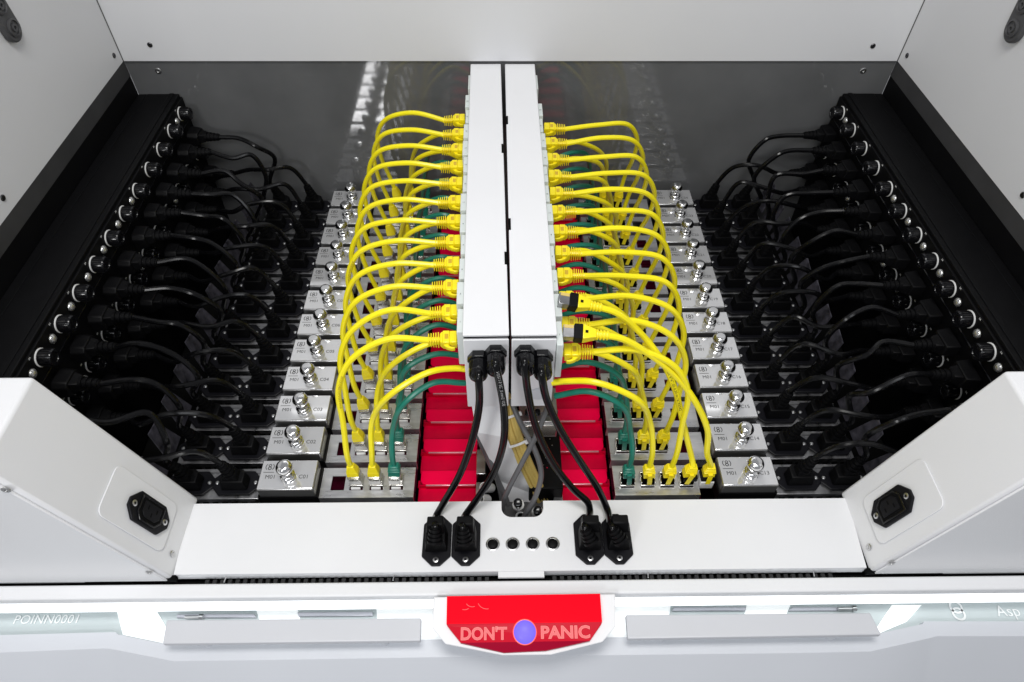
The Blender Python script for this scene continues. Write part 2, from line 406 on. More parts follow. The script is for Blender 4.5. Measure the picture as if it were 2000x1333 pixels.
for s, nm in ((-1, 'left'), (1, 'right')):
    XF = s*356
    t = thing('power_rail', 'long black power rail along the %s side of the tank, lined with fuse caps' % nm, 'power rail', (s*380, 280, 124))
    mb = MB(); mb.box(min(XF, s*401), max(XF, s*401), 271.5, 685, -60, 118); part('housing', mb, BLACKP, t, bevel=.8)
    mb = MB(); mb.box(min(s*358, s*392), max(s*358, s*392), 272, 684.5, 118, 121.5); part('cover_plate', mb, BLACKP, t, bevel=.8)
    mb = MB(); mb.box(min(s*363, s*368), max(s*363, s*368), 273, 684, 121.5, 122.3); part('cover_ridge', mb, BLACKP, t, bevel=.3)
    mb = MB(); mb.box(min(s*392.5, s*401.3), max(s*392.5, s*401.3), 273, 684.8, 118, 121); part('edge_channel', mb, BLACKP, t, bevel=.5)
    MX = frame((-s, 0, 0), (0, 0, 1))
    org = t.matrix_basis.translation/S
    for k in range(N):
        for row, (Z, dy) in enumerate(((108, 4), (58, 5))):
            fh = inst('fuse_holder', ME_CAPRING, t, Vector((XF, YK[k]+dy, Z))-org, MX)
            inst('fuse_cap', ME_CAP, fh, (0, 0, 0)); inst('knurling', ME_KNURL, fh, (0, 0, 0))
            if (k < 7 or k == 10) if row == 0 else (k in (0, 1, 2, 3, 4, 5, 8)):
                lp = inst('indicator_lamp', ME_LAMPB, t, Vector((XF, YK[k]+dy+18.5, Z-(0 if row == 0 else 2)))-org, MX)
                inst('lens', ME_LAMP, lp)
            mm = text_mesh('fuse_marking', '5A', 2.2, RING, extrude=.05)
            inst('fuse_marking', mm, t, Vector((XF-s*.25, YK[k]+dy+9.5*0-8.6, Z+9))-org, frame((-s, 0, 0), (0, -s, 0)))
    mb = MB(); mb.tube([(s*355.6, 275, 90+5), (s*355.6, 684, 90+5)], .8, 6); part('edge_lip', mb, BLACKG, t)

# ------------------------------------------------------------------ server modules
def lid_badge():
    mb = MB()
    def arc(r0, r1, a0, a1, cx=0, cy=0, n=10):
        for i in range(n):
            p = R(a0+(a1-a0)*i/n); q = R(a0+(a1-a0)*(i+1)/n)
            mb.prism([(cx+r0*math.cos(p), cy+r0*math.sin(p)), (cx+r1*math.cos(p), cy+r1*math.sin(p)), (cx+r1*math.cos(q), cy+r1*math.sin(q)), (cx+r0*math.cos(q), cy+r0*math.sin(q))], 0, .12)
    arc(3.1, 3.7, -48, 48); arc(3.1, 3.7, 132, 228)
    arc(.8, 1.4, 0, 360, 0, 1.25, 12); arc(.9, 1.6, 0, 360, 0, -1.35, 12)
    mb.box(-4.4, 4.4, -5.4, -4.95, 0, .1)
    return mb.mesh('badge', INK, smooth=0)
ME_BADGE = lid_badge()
ME_LID = MB().box(-23.4, 23.4, -14, 14, -14, 0).mesh('lid_block', LIDSIDE, bevel=1.6, bseg=3)
ME_LIDTOP = MB().box(-22.6, 22.6, -13.2, 13.2, -.2, .5).mesh('lid_plate', CHROME, bevel=.5)
kp = [(5.2, .3), (5.3, 1.2), (4.2, 2.0), (5.2, 3.4), (5.5, 4.4), (5.0, 5.6), (3.9, 6.3), (3.7, 9.4), (4.2, 10.4)]
kp += [(5.9*math.sin(R(a)), 14.6-5.9*math.cos(R(a))) for a in (48, 60, 75, 90, 105, 120, 132, 142)] + [(2.9, 19.4)]
kp = [(r*1.18, z*1.08) for r, z in kp]
ME_KNOB = MB().lathe(kp, seg=28).mesh('knob', KNOB, smooth=50)
ME_SKIRT = MB().box(-24.5, 24.5, -14.8, -14.1, -24, -11).box(-24.5, -24, -14, 14, -24, -11).box(24, 24.5, -14, 14, -24, -11).mesh('lid_skirt', BLACKP)
def strip_mesh(L):
    mb = MB(); mb.box(0, L, -14.2, 14.2, -15.2, -14); mb.box(0, L, -14.2, -13.2, -30, -15.2); mb.box(0, L, 13.2, 14.2, -30, -15.2)
    mb.box(0, L, -14.6, -13.9, -14.6, -13.4)
    return mb.mesh('top_strip', STRIPM, bevel=.25)
ME_STRIP = strip_mesh(80)
ME_RAILS = MB().box(0, 80, 9.6, 10.6, -14, -13.2).mesh('fold', STEEL)
mb = MB()
for i in range(9): mb.box(6+i*8, 11+i*8, -14.75, -14.5, -24, -19)
ME_SLOTS = mb.mesh('vent_slots', PITCH, smooth=0); 
# port plate with square openings (built as a grid of bars), width 78 x 28.4
def plate_mesh(holes, x0, x1):
    mb = MB(); ya, yb = -14.2, 14.2; h0, h1 = -7.2, 6.4
    xs = [x0]
    for hc in holes: xs += [hc-5.7, hc+5.7]
    xs.append(x1)
    mb.box(x0, x1, ya, h0, -15.2, -14); mb.box(x0, x1, h1, yb, -15.2, -14)
    for i in range(0, len(xs), 2): mb.box(xs[i], xs[i+1], h0, h1, -15.2, -14)
    mb.box(x0, x1, ya, ya+1, -27, -15.2)
    return mb.mesh('port_plate', PORTM, smooth=0)
# left: hole, 3 jacks; right: 3 jacks, hole  (x positions relative to scene)
LP = [-152.3, -136.6, -119.7, -102.9]; RP = [92.1, 109.1, 125.6, 147]
RP0 = [92.1, 109.1, 125.6, 142.1, 158.7]
ME_PPL = plate_mesh(LP, -166.5, -88); ME_PPR = plate_mesh(RP, 81, 164.5); ME_PPR0 = plate_mesh([92.1, 109.1, 125.6, 142.1], 81, 152.5)
# keystone jack, shielded (left style: body stands proud with clip), local origin at port centre on plate
mb = MB(); mb.box(-5.5, 5.5, -2.6, 5.6, -20, -8); mb.prism([(-5.9, -4.6), (5.9, -4.6), (5.9, 4.6), (-5.9, 4.6)], -15, -9.5, poly2=[(-5.2, -3.6), (5.2, -3.6), (5.2, 4.4), (-5.2, 4.4)])
mb.box(-5.9, 5.9, -5.2, -4.4, -11.2, -10.2)
ME_JACKL = mb.mesh('network_jack', SHIELD, bevel=.4)
ME_LABEL = MB().box(-3.9, 3.9, -7.0, -5.4, -14.2, -11.8).mesh('white_latch', RING, bevel=.2)
mb = MB(); mb.box(-6.2, 6.2, 4.6, 5.6, -18, -9.5); mb.box(-6.3, -5.4, -5.5, 5.2, -18, -8.2); mb.box(5.4, 6.3, -5.5, 5.2, -18, -8.2)
mb.box(-6.2, 6.2, -6.4, -5.6, -16, -11.5); mb.box(-6.6, -5.9, -1.6, -.6, -12, -4.5); mb.box(5.9, 6.6, -1.6, -.6, -12, -6.5)
ME_JACKR = mb.mesh('network_jack', SHIELD, bevel=.25)
ME_JACKH = MB().box(-5.3, 5.3, -7.0, 4.5, -18.5, -17).mesh('jack_well', PITCH, smooth=0)
ME_JACKW = MB().box(-5.8, 5.8, -6.2, 6, -18, -8).mesh('network_jack', RING, bevel=.6)
def fin_mesh():
    mb = MB(); x0, x1 = 0, 50
    mb.prism([(x0+6, 14), (x1, 14), (x1, 28.5), (x0, 28.5), (x0, 18.5), (x0+1.8, 15.2)], -46, -44)
    return mb.mesh('red_fin', RED, bevel=.4)
ME_FIN = fin_mesh()
ME_FINUNDER = MB().box(-86, -6, -17, 15.5, -63, -61).mesh('red_glow_sheet', REDM)  # sheet added to stand for red glow under the port plates
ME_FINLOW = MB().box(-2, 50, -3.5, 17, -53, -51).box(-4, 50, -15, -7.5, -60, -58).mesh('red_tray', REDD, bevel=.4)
ME_FINEDGE = MB().box(5, 49, 13.0, 14.0, -45.6, -43.4).mesh('fin_highlight', PINKE, bevel=.2)  # thin bar drawn as the highlight along the fin front
ME_FINWALL = MB().box(-1, 50, 14.4, 15, -51, -46).mesh('fin_wall', REDD, smooth=0)
ME_SIDEBR = MB().box(-4, 4, -15, 13, -60, -38).box(-4, 5, -15, -14, -60, -34).mesh('end_bracket', STEEL, bevel=.6)
ME_TAB = MB().prism([(0, -14), (11, -12), (5, 12), (-2, 10)], -16, -14, poly2=[(-6, -10), (-3, -10), (-4, 9), (-8, 8)]).mesh('end_tab', TABM, bevel=.3)
mb = MB(); mb.add([(-8, -14, -14), (-8, 13, -14), (-17, 9, 16), (-17, -6, 19), (-9, -14, -14), (-9, 13, -14), (-18, 9, 16), (-18, -6, 19)],
                  [[0, 1, 2, 3], [7, 6, 5, 4], [0, 4, 5, 1], [1, 5, 6, 2], [2, 6, 7, 3], [3, 7, 4, 0]])
ME_BAF = mb.mesh('smoked_tab', TABM)
red_off = {-1: -88, 1: 33}
for s in (-1, 1):
    for k in range(N):
        num = k+1 if s < 0 else k+13
        side = 'left' if s < 0 else 'right'
        t = thing('server_module', 'steel server module with lid engraved C%02d, %s in the %s bank' % (num, fromfront(k), side),
                  'server module', (0, YK[k], 0), 'server modules standing in two banks in the tank')
        # faceplate strip from beyond the outer inlet to the lid
        o = inst('top_strip', ME_STRIP, t, (-294 if s < 0 else 214, 0, 0))
        inst('fold', ME_RAILS, o); inst('vent_slot', ME_SLOTS, o)
        # filler strip beneath the lid
        inst('lid_skirt', ME_SKIRT, t, (s*191.5, 0, 0))
        lid = inst('lid_block', ME_LID, t, (s*191.5, 0, 0))
        inst('lid_plate', ME_LIDTOP, lid)
        inst('knob', ME_KNOB, lid, (1.6, -3.0, .2), RZ(random.random()))
        inst('badge', ME_BADGE, lid, (-16, 7.2, .5))
        inst('lettering', text_mesh('lettering', 'M01', 5.0, INK, extrude=.06), lid, (-13.8, -2.4, .52))
        inst('lettering', text_mesh('lettering', 'C%02d' % num if s < 0 or num > 9 else '', 5.0, INK, extrude=.06), lid, (13.6, -2.4, .52))
        # inlets
        for xi in (237, 275.6):
            fl = inst('power_inlet', ME_FLANGE, t, (s*xi, -.5, -14))
            for d in (-16, 16):
                inst('screw', ME_SCREW, fl, (d, 0, 2.5), RZ(random.random()*3))
        tb = inst('smoked_tab', ME_BAF, t, (s*(294-3), 0, 0), RZ(PI) if s > 0 else None)
        # port plate and jacks
        front5 = (s > 0 and k == 0)
        inst('port_plate', ME_PPL if s < 0 else (ME_PPR0 if front5 else ME_PPR), t)
        ports = LP[1:] if s < 0 else RP[:3]
        for p in ports + ([142.1] if front5 else []):
            j = inst('network_jack', ME_JACKL if s < 0 else ME_JACKR, t, (p, 0, 0))
            if s < 0: inst('white_latch', ME_LABEL, j)
            else: inst('jack_well', ME_JACKH, j)
        if front5: inst('white_network_jack', ME_JACKW, t, (158.7, 0, 0))
        # red acrylic guide below the raceway
        if s < 0: xo, flip = -87, 1
        else: xo, flip = 81, -1
        Mf = None if s < 0 else Matrix.Scale(-1, 4, (1, 0, 0))
        for nm_, me_ in (('red_fin', ME_FIN), ('red_tray', ME_FINLOW), ('fin_highlight', ME_FINEDGE), ('red_glow_sheet', ME_FINUNDER), ('fin_wall', ME_FINWALL)):
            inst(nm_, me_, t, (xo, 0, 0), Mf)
        inst('end_bracket', ME_SIDEBR, t, (-33 if s < 0 else 35, 0, 0))
# dark partition under the modules: side beams that carry the strips
for s, nm in ((-1, 'left'), (1, 'right')):
    mb = MB(); a, b = sorted((s*296, s*355)); mb.box(a, b, 272, 685, -128, -60); 
    o = struct('side_ledge', mb, PITCH)

# ------------------------------------------------------------------ raceways (the two white boxes)
def raceway(s, x0, x1, rot, label):
    """x range at front (Y=306); rot = drift"""
    yf, yb, zt, zb = 306, 684, 155, 75
    t = thing('cable_raceway', label, 'raceway', ((x0+x1)/2, yf, zb), 'white metal raceways down the middle of the tank', RZ(rot))
    w = (x1-x0)/2; L = yb-yf
    P = lambda n, mb, mt, bv=.5: inst(n, mb.mesh(n, mt, bv), t)
    cov = MB(); cov.box(-w, w, .6, L, 78, 80); P('cover', cov, WHITE, .6)
    body = MB(); body.box(-w+.8, w-.8, .9, L, 2, 77.6); P('body', body, WHITE, .4)
    fp = MB(); r = 4
    fp.prism([(-w+.2, 0), (w-.2, 0), (w-.2, 77.0), (-w+.2, 77.0)], 0, 1.4, M=RX(PI2)); P('front_plate', fp, WHITE, .6)
    # rolled seam and small gap under the cover
    g = MB(); g.box(-w+.6, w-.6, .4, .9, 77.1, 77.8); P('seam', g, PITCH, 0)
    # folded tabs along the inner edge
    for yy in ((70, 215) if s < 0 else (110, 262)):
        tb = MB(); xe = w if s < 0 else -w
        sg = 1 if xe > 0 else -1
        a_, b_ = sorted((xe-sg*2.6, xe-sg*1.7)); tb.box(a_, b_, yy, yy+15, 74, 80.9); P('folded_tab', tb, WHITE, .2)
        nb_ = MB(); a_, b_ = sorted((xe-sg*1.7, xe+sg*.15)); nb_.box(a_, b_, yy+.5, yy+14.5, 76, 80.3); P('tab_notch_shade', nb_, PITCH, 0)  # black box stands in for the shade of a notch beside the tab
    # stepped keystone plates on the outer side: one per port
    for k in range(N):
        yr = RY_A[s][k]-yf
        kp_ = MB(); xo = -w if s < 0 else w; d = s*(4.6+.9*math.sin(k*1.7))
        a, b = sorted((xo, xo+d)); kp_.box(a, b, yr-11, yr+11.5, 38, 73.5+(.8 if k % 2 else 0))
        pl = P('keystone_plate', kp_, PLATE, .6)
        tx = inst('port_number', text_mesh('port_number', '%d' % (k*2+1), 2.0, BINK, extrude=.04), pl, (xo+d*.5, yr-2, 74.4+(.8 if k % 2 else 0)))
    cap = MB(); a, b = sorted(((-w if s < 0 else w), (-w if s < 0 else w)+s*2.2)); cap.box(a, b, 350-12, L-12, 20, 74); P('rear_side_plate', cap, PLATE, .4)
    return t
RY_A = {-1: [326.3+26.75*k for k in range(N)], 1: [313.5+26.4*k for k in range(N)]}
rl = raceway(-1, -39.8, -8.3, R(.72), 'left white raceway box in the middle, with yellow plugs along its left side')
rr = raceway(1, -6.8, 24.3, R(.30), 'right white raceway box in the middle, with yellow plugs along its right side')
pd = at(1052, 770, Y=304.2); inst('cutout_disc', MB().lathe([(6.6, 0), (6.6, .4), (6.2, .5)], seg=30).mesh('cutout_disc', SHELL), rr, pd-rr.matrix_basis.translation/S, RX(PI2))
# rear ports above the last plugs
# glands
gp = [(6.2, 0), (6.2, 4.5), (6.9, 4.6), (7.3, 5.2), (7.3, 9.6)]
def gland_mesh():
    mb = MB()
    mb.lathe([(7.4, 0), (7.8, .5), (7.8, 5.0), (7.2, 5.6)], seg=6)
    mb.lathe([(6.0, 5.4), (6.1, 6.4), (6.7, 6.6), (6.7, 13.5), (6.2, 14.2)], seg=12)
    mb.lathe([(6.6, 14.0), (6.5, 16.5), (5.6, 18.6), (4.2, 19.8), (2.8, 20.2)], seg=22)
    return mb.mesh('cable_gland', BLACKG, bevel=.25, smooth=28)
ME_GLAND = gland_mesh()
for par, gx, gz in ((rl, -17.6, 141), (rl, -29.6, 135.5), (rr, 2.8, 141), (rr, 14.6, 136)):
    tl = par.matrix_basis.translation/S
    inst('cable_gland', ME_GLAND, par, Vector((gx, 306, gz))-tl-Vector((0, 1.4, 0)), frame((0, -1, -.06), (1, 0, 0)))

# ------------------------------------------------------------------ network cables
XR = {-1: -45.5, 1: 31.0}
def rj_end(t, x, y, z, d, mt='y'):
    """plug at the raceway; d = direction the cable leaves"""
    M = frame(d, (0, -.12, 1)); o = Vector((x, y, z))-t.matrix_basis.translation/S
    pl = inst('plug_body', ME_RJ, t, o, M)
    inst('latch', ME_LATCH, pl, (0, 0, 0), None if d[0] < 0 else Matrix.Scale(-1, 4, (0, 1, 0))); inst('window', ME_WIN, pl)
    inst('strain_relief', ME_RIBS, pl)
    return Vector((x, y, z)) + Vector(d).normalized()*19
def mod_end(t, x, y, s, kind, d):
    """plug in the module port: returns the point where the cord leaves the boot"""
    M = frame(d, (1, 0, 0)); base = Vector((x, y, 2.5 if s < 0 else -3.5)); o = base - t.matrix_basis.translation/S
    b = inst('boot', ME_BOOTS[(kind, 0 if s < 0 else 1)], t, o, M)
    if s < 0: inst('shielded_nose', ME_NOSE, b)
    else:
        inst('latch', ME_CLIPY if kind == 'y' else ME_CLIPT, b)
    return base + Vector(d).normalized()*12
def jit(a): return random.uniform(-a, a)
# how far each outer cable bulges sideways beyond its port
BUL = {-1: [-1, 3, 6, 8, 10, 13, 11, 14, 12, 12, 12, 11], 1: [0, 4, 8, 10, 12, 13, 11, 12, 13, 10, 10, 9]}
for s in (-1, 1):
    side = 'left' if s < 0 else 'right'
    portA, portB, portC = (-136.6, -119.7, -102.9) if s < 0 else (125.6, 109.1, 92.1)
    for k in range(N):
        num = k+1 if s < 0 else k+13
        yr, ym = RY_A[s][k], YK[k]-.5
        drift = -.0125*(yr-306) if s < 0 else -.005*(yr-306)
        xr = XR[s]+drift
        # outer yellow cable, upper row of the raceway
        t = thing('network_cable', 'yellow cable arching from the %s raceway to the port nearest lid C%02d' % (side, num), 'network cable',
                  (portA, ym, -14), 'yellow and teal network cables between raceways and modules')
        a = rj_end(t, xr, yr, 128, (s, -.03+jit(.03), .02+jit(.04)))
        bl = BUL[s][k]*(.9+jit(.1)); xm = portA + s*bl
        e = mod_end(t, portA, ym, s, 'y', (s*(.06+.012*bl), 0, 1))
        h = (6 if k < 3 or (s < 0 and k == 11) else 1)+jit(2)
        pts = [a-Vector((s*6, 0, 0)), a, a.lerp(Vector((xm, ym, 0)), .33)*1.0, None, None, None, e, e-Vector((s*(.06+.012*bl), 0, 1))*4]
        pts[2] = Vector((a.x+(xm-a.x)*.42, yr+(ym-yr)*.14, 128+h))
        pts[3] = Vector((a.x+(xm-a.x)*.80, yr+(ym-yr)*.34, 128-7))
        pts[4] = Vector((xm-s*1.5, yr+(ym-yr)*.54, 96))
        pts[5] = Vector((xm, yr+(ym-yr)*.76, 62))
        pts[5:6] = [pts[5], Vector((xm-s*bl*.45+s*1, ym, 30+bl*.3))]
        c = crom(pts[1:], 7)
        part('cord', net_cord(c), YEL, t)
        if s < 0 and k in (0, 4): print_on(c, 'PATCH CABLE CAT.6 S/FTP 4 PAIR', 2.1, t, 78, mt=MATS.get('grey_print') or mat('grey_print', (.45, .33, .03), .6))
        # second yellow cable from the row below
        t = thing('network_cable', 'yellow cable from under the %s raceway to the middle port of module C%02d' % (side, num), 'network cable',
                  (portB, ym, -14), 'yellow and teal network cables between raceways and modules')
        d0 = Vector((xr-s*8, yr-8, 103)); ax = abs(portB-d0.x)
        e = mod_end(t, portB, ym, s, 'y', (s*-.08+jit(.06), 0, 1))
        p = [d0, d0+Vector((s*10, 0, 1.6)), d0+Vector((s*ax*.36, -3+(ym-yr)*.15, 10+jit(3))), d0+Vector((s*ax*.72, -2+(ym-yr)*.45, -6+jit(3))), Vector((portB-s*(8+jit(3)), ym+(yr-ym)*.3, 62)), Vector((portB-s*2, ym+(yr-ym)*.05, 30)), e, e-Vector((0, 0, 5))]
        part('cord', net_cord(crom(p, 7)), YEL, t)
        # teal cable from the lowest row
        t = thing('network_cable', 'teal cable from under the %s raceway to the inner port of module C%02d' % (side, num), 'network cable',
                  (portC, ym, -14), 'yellow and teal network cables between raceways and modules')
        d0 = Vector((xr-s*4, yr-6, 84)); ax = abs(portC-d0.x)
        e = mod_end(t, portC, ym, s, 't', (s*-.1+jit(.05), 0, 1))
        p = [d0, d0+Vector((s*ax*.38, -3+(ym-yr)*.15, 13+jit(2))), d0+Vector((s*ax*.74, -2+(ym-yr)*.45, 2+jit(3))), Vector((portC-s*(5+jit(2)), ym+(yr-ym)*.3, 50)), Vector((portC-s*1, ym+(yr-ym)*.05, 26)), e, e-Vector((0, 0, 5))]
        part('cord', net_cord(crom(p, 7)), TEAL, t)

# two thicker printed cables with black-nosed plugs in front of the right raceway
ME_BNOSE = MB().box(-4.3, 4.3, -5.6, 5.6, 4.5, 10.5).mesh('black_nose', BLACKP, bevel=.4)
ME_SNOSE = MB().box(-3.4, 3.4, -4.6, 4.6, -3, 4.5).mesh('metal_tip', STRIPM, bevel=.3)
ME_GOLD = MB().box(3.45, 3.6, -4.4, -2.0, -2.5, 4).mesh('gold_contact', YOLD)
mb = MB(); mb.prism([(-4.2, -5.6), (4.2, -5.6), (4.2, 5.6), (-4.2, 5.6)], 10.5, 20, poly2=[(-2.8, -3.1), (2.8, -3.1), (2.8, 3.1), (-2.8, 3.1)])
ME_BHOOD = mb.mesh('hood', YELP, bevel=.5)
mb = MB(); mb.tube([(0, 0, 19), (0, 0, 29)], 2.7, 12)
for i in range(4): mb.lathe([(3.9-.15*i, 20+i*2.3), (3.9-.15*i, 21.4+i*2.3)], seg=14)
ME_BRIB = mb.mesh('strain_relief', YELP, bevel=.25)
ME_BWIN = MB().box(4.1, 4.3, -1.0, 1.0, 12.2, 14.2).mesh('vent', BLACKP)
for (u, v, Yp, px, path, lab, txt) in (
        (1099, 587, 341, 142.1, [(1168, 600, 339), (1205, 612, 337), (1250, 650, 334), (1290, 700, 326), (1318, 760, 316), (1335, 830, 303), (1352, 900, 293)],
         'thick yellow cable with a black-nosed plug, the rear of two by the right raceway', 'CAT6 PUR 4747102-0,30 m-16193342'),
        (1108, 650, 314, 158.7, [(1178, 655, 312), (1215, 662, 311), (1265, 690, 309), (1315, 730, 305), (1355, 780, 299), (1382, 840, 292), (1381, 885, 289)],
         'thick yellow cable with a black-nosed plug, the front of two by the right raceway', None)):
    t = thing('network_cable', lab, 'network cable', (px, YK[0], -14), 'thicker yellow cables with black-nosed plugs')
    p0 = at(u, v, Y=Yp); p1 = at(*path[0][:2], Y=path[0][2]); d = (p1-p0).normalized()
    M = frame(d, (0, -.3, 1)); o = p0 - t.matrix_basis.translation/S
    b = inst('plug_body', ME_BHOOD, t, o, M)
    for n_, m_ in (('black_nose', ME_BNOSE), ('metal_tip', ME_SNOSE), ('gold_contact', ME_GOLD), ('strain_relief', ME_BRIB), ('vent', ME_BWIN)): inst(n_, m_, b)
    a = p0 + d*27
    e = mod_end(t, px, YK[0]-.5, 1, 'y', (.16 if px < 150 else 0, 0, 1))
    pts = [a] + [at(q[0], q[1], Y=q[2]) for q in path[1:]] + [e, e-Vector((.16 if px < 150 else 0, 0, 1))*4]
    c = crom(pts, 8)
    part('cord', net_cord(c, 2.45), YEL, t)
    if txt: print_on(c, txt, 3.0, t, 70, r=2.45)
    nb = inst('black_collar', MB().box(-5.6, 5.6, -4.9, 4.9, -3.5, 2.5).mesh('black_collar', BLACKP, bevel=.5), b.parent, e-Vector((0, 0, 13))-t.matrix_basis.translation/S)

# ------------------------------------------------------------------ power cords between the rails and the modules
PR = 2.45
for s in (-1, 1):
    side = 'left' if s < 0 else 'right'
    for k in range(N):
        num = k+1 if s < 0 else k+13
        for kind in ('outer', 'inner'):
            xi = s*(275.6 if kind == 'outer' else 237); Z = 84 if kind == 'outer' else 34
            t = thing('power_cable', 'black cord from the %s rail, %s row, to the %s inlet of module C%02d' % (side, 'upper' if kind == 'outer' else 'lower', kind, num),
                      'power cord', (xi, YK[k], -14), 'black power cords between the rails and the modules')
            org = t.matrix_basis.translation/S
            # rail plug, horizontal
            M = frame((-s, jit(.05), jit(.04)), (0, 1, 0))
            rb = Vector((s*355, YK[k], Z)); px = inst('rail_plug', ME_BODY, t, rb-org, M)
            inst('neck', ME_NECK, px, (0, 0, -1.2)); inst('strain_relief', ME_BOOT, px, (0, 0, 19), Matrix.Diagonal((1.15, 1.15, 1, 1)))
            a = rb + (M @ Vector((0, 0, 34)))
            # module plug, upright
            lean = -s*0 + s*(.34 if kind == 'outer' else .22)+jit(.05)
            M2 = frame((lean*1.0, .0, 1), (1, 0, 0))
            mp = inst('module_plug', ME_BODY, t, Vector((xi, YK[k]-.5, -14))-org)
            inst('neck', ME_NECK, mp, (0, 0, -1), RY(lean*.3)); inst('strain_relief', ME_BOOT, mp, (0, 0, 17), M2 @ Matrix.Diagonal((1.25, 1.25, 1.05, 1)))
            e = Vector((xi, YK[k]-.5, 3)) + (M2 @ Vector((0, 0, 14)))
            dd = (M2 @ Vector((0, 0, 1)))
            if kind == 'outer':
                p = [a-Vector((-s*5, 0, 0)), a, Vector((s*(300+jit(4)), YK[k]+jit(5), Z+jit(5))), Vector((s*(280+jit(6)), YK[k]+jit(7), Z-8+jit(5))), Vector((s*(270+jit(3)), YK[k]+jit(4), 52+jit(3))), e+dd*7, e-dd*3]
            else:
                p = [a-Vector((-s*5, 0, 0)), a, Vector((s*(300+jit(4)), YK[k]-11+jit(4), Z+8+jit(7))), Vector((s*(275+jit(5)), YK[k]-11+jit(5), 51+jit(5))), Vector((s*(252+jit(2)), YK[k]-5+jit(1), 47+jit(2))), e+dd*6, e-dd*3]
            part('cord', MB().tube(crom(p[1:], 6), PR, 9), BLACKC, t)

# ------------------------------------------------------------------ front plate with outlets, buttons and notch
def front_plate():
    mb = MB()
    nL, nR, nB, r = -14.4, 19.2, 250.5, 8
    def rc(cx, cy, a0, a1, n=7): return [(cx+r*math.cos(R(a0+(a1-a0)*i/n)), cy+r*math.sin(R(a0+(a1-a0)*i/n))) for i in range(n+1)]
    notch = [(nL, 264.6)] + [(nL, 262.5)] + rc(nL+r, nB+r, 180, 270) + rc(nR-r, nB+r, 270, 360) + [(nR, 262.5), (nR, 264.6)]
    outer = [(-264, 264.6), (-259.5, 206.5), (262, 206.5), (266.5, 264.6)]
    # left slab, right slab, and bridge strips under the notch
    poly = [outer[0], outer[1], outer[2], outer[3]] + notch[::-1]
    n = len(poly)
    vs = [(x, y, -2.2) for x, y in poly] + [(x, y, 0) for x, y in poly]
    bm_top = [n+i for i in range(n)]
    mb.add(vs, [list(range(n))[::-1], bm_top] + [[i, (i+1) % n, n+(i+1) % n, n+i] for i in range(n)])
    return mb
t = thing('front_sill', 'white front sill plate with a rounded notch and a row of four push buttons', 'sill plate', (0, 206, -2))
part('plate', front_plate(), WHITE, t)
mb = MB(); mb.box(-262, -14.6, 263.4, 264.4, -14, -2.3); mb.box(19.4, 264, 263.4, 264.4, -14, -2.3); part('rear_lip', mb, WHITE, t)
mb = MB(); mb.box(-262, 262, 206.8, 207.6, -9, -2.3); part('front_lip', mb, WHITE, t)
org = t.matrix_basis.translation/S
for xb in (-21.2, -5.9, 9.6, 25.1):
    b = inst('push_button', MB().lathe([(5.4, 0), (5.4, .6), (4.6, .9), (4.5, .3), (4.2, .3)], seg=24).mesh('push_button', SCREW), t, Vector((xb, 227.8, 0))-org)
    inst('cap', MB().lathe([(4.2, .2), (4.1, .9), (3.3, 1.6), (1.7, 1.9)], seg=24).mesh('cap', BLACKP), b)
for xb in (-64.2, -41.8, 53, 75.2):
    f = inst('power_inlet', ME_FLANGE, t, Vector((xb, 231, 0))-org, RZ(PI2) @ Matrix.Diagonal((1, .98, 1, 1)))
    inst('screw', ME_PSCREW, f, (-16, 0, 2.4), Matrix.Scale(.75, 4)); inst('screw', ME_PSCREW, f, (16, 0, 2.4), Matrix.Scale(.75, 4))
for Xs, Ys in ((-214, 0), ):
    pass
# black gap with a toothed strip below the sill, and the white bridge tab
mb = MB(); mb.box(-470, 470, 202.2, 206.0, -34, -12); struct('gap_floor', mb, PITCH)
mb = MB(); mb.box(-17, 17.5, 202.0, 206.4, -2.6, -.3); b = part('bridge_tab', mb, WHITE, t)
mb = MB()
for i in range(84):
    x = -238+i*5.7
    if -25 < x < 22: continue
    mb.box(x, x+2.9, 202.6, 205.6, -11.8, -8)
o = part('toothed_strip', mb, mat('dark_comb', (.012, .012, .013), .6), t); o['kind'] = 'stuff'
for x in (-96, 96, 222, -222):
    part('cross_pin', MB().tube([(x, 202, -4), (x+.5, 206, -4)], .5, 8), SCREW, t)

# front power cords
paths = [
 ([(935, 737, 284), (936, 790, 280), (925, 850, 273), (899, 925, 264), (868, 980, 257), (852, 1008, 251), (850, 1030, 246)], -64.2, 'black cord from the far left gland to the leftmost plug on the sill'),
 ([(968, 712, 284), (976, 750, 281), (984, 800, 277), (984, 860, 271), (966, 920, 265), (934, 972, 258), (908, 1008, 251), (903, 1032, 246)], -41.8, 'black cord from the left raceway to the second sill plug from the left'),
 ([(1025, 710, 284), (1030, 760, 281), (1046, 832, 276), (1080, 905, 268), (1122, 958, 261), (1148, 982, 256), (1152, 1000, 252), (1139, 1030, 246)], 53, 'black cord from the right raceway kinked above the third sill plug from the left'),
 ([(1058, 730, 280), (1066, 775, 277), (1092, 835, 272), (1132, 900, 266), (1168, 955, 260), (1186, 995, 253), (1190, 1028, 246)], 75.2, 'black cord from the far right gland to the rightmost plug on the sill')]
ME_FBODY = MB().prism([(-8.5, -9), (8.5, -9), (8.5, 5), (6, 10), (-6, 10), (-8.5, 5)], 2.6, 18, poly2=[(-7.5, -7.5), (7.5, -7.5), (7.5, 5), (5.3, 9), (-5.3, 9), (-7.5, 5)]).mesh('plug_body', BLACKP, bevel=1.0)
ME_FSTEP = MB().prism([(-7, -2), (7, -2), (7, 9.5), (-7, 9.5)], 17.5, 26, poly2=[(-6, 2), (6, 2), (6, 9), (-6, 9)]).mesh('plug_step', BLACKP, bevel=1.0)
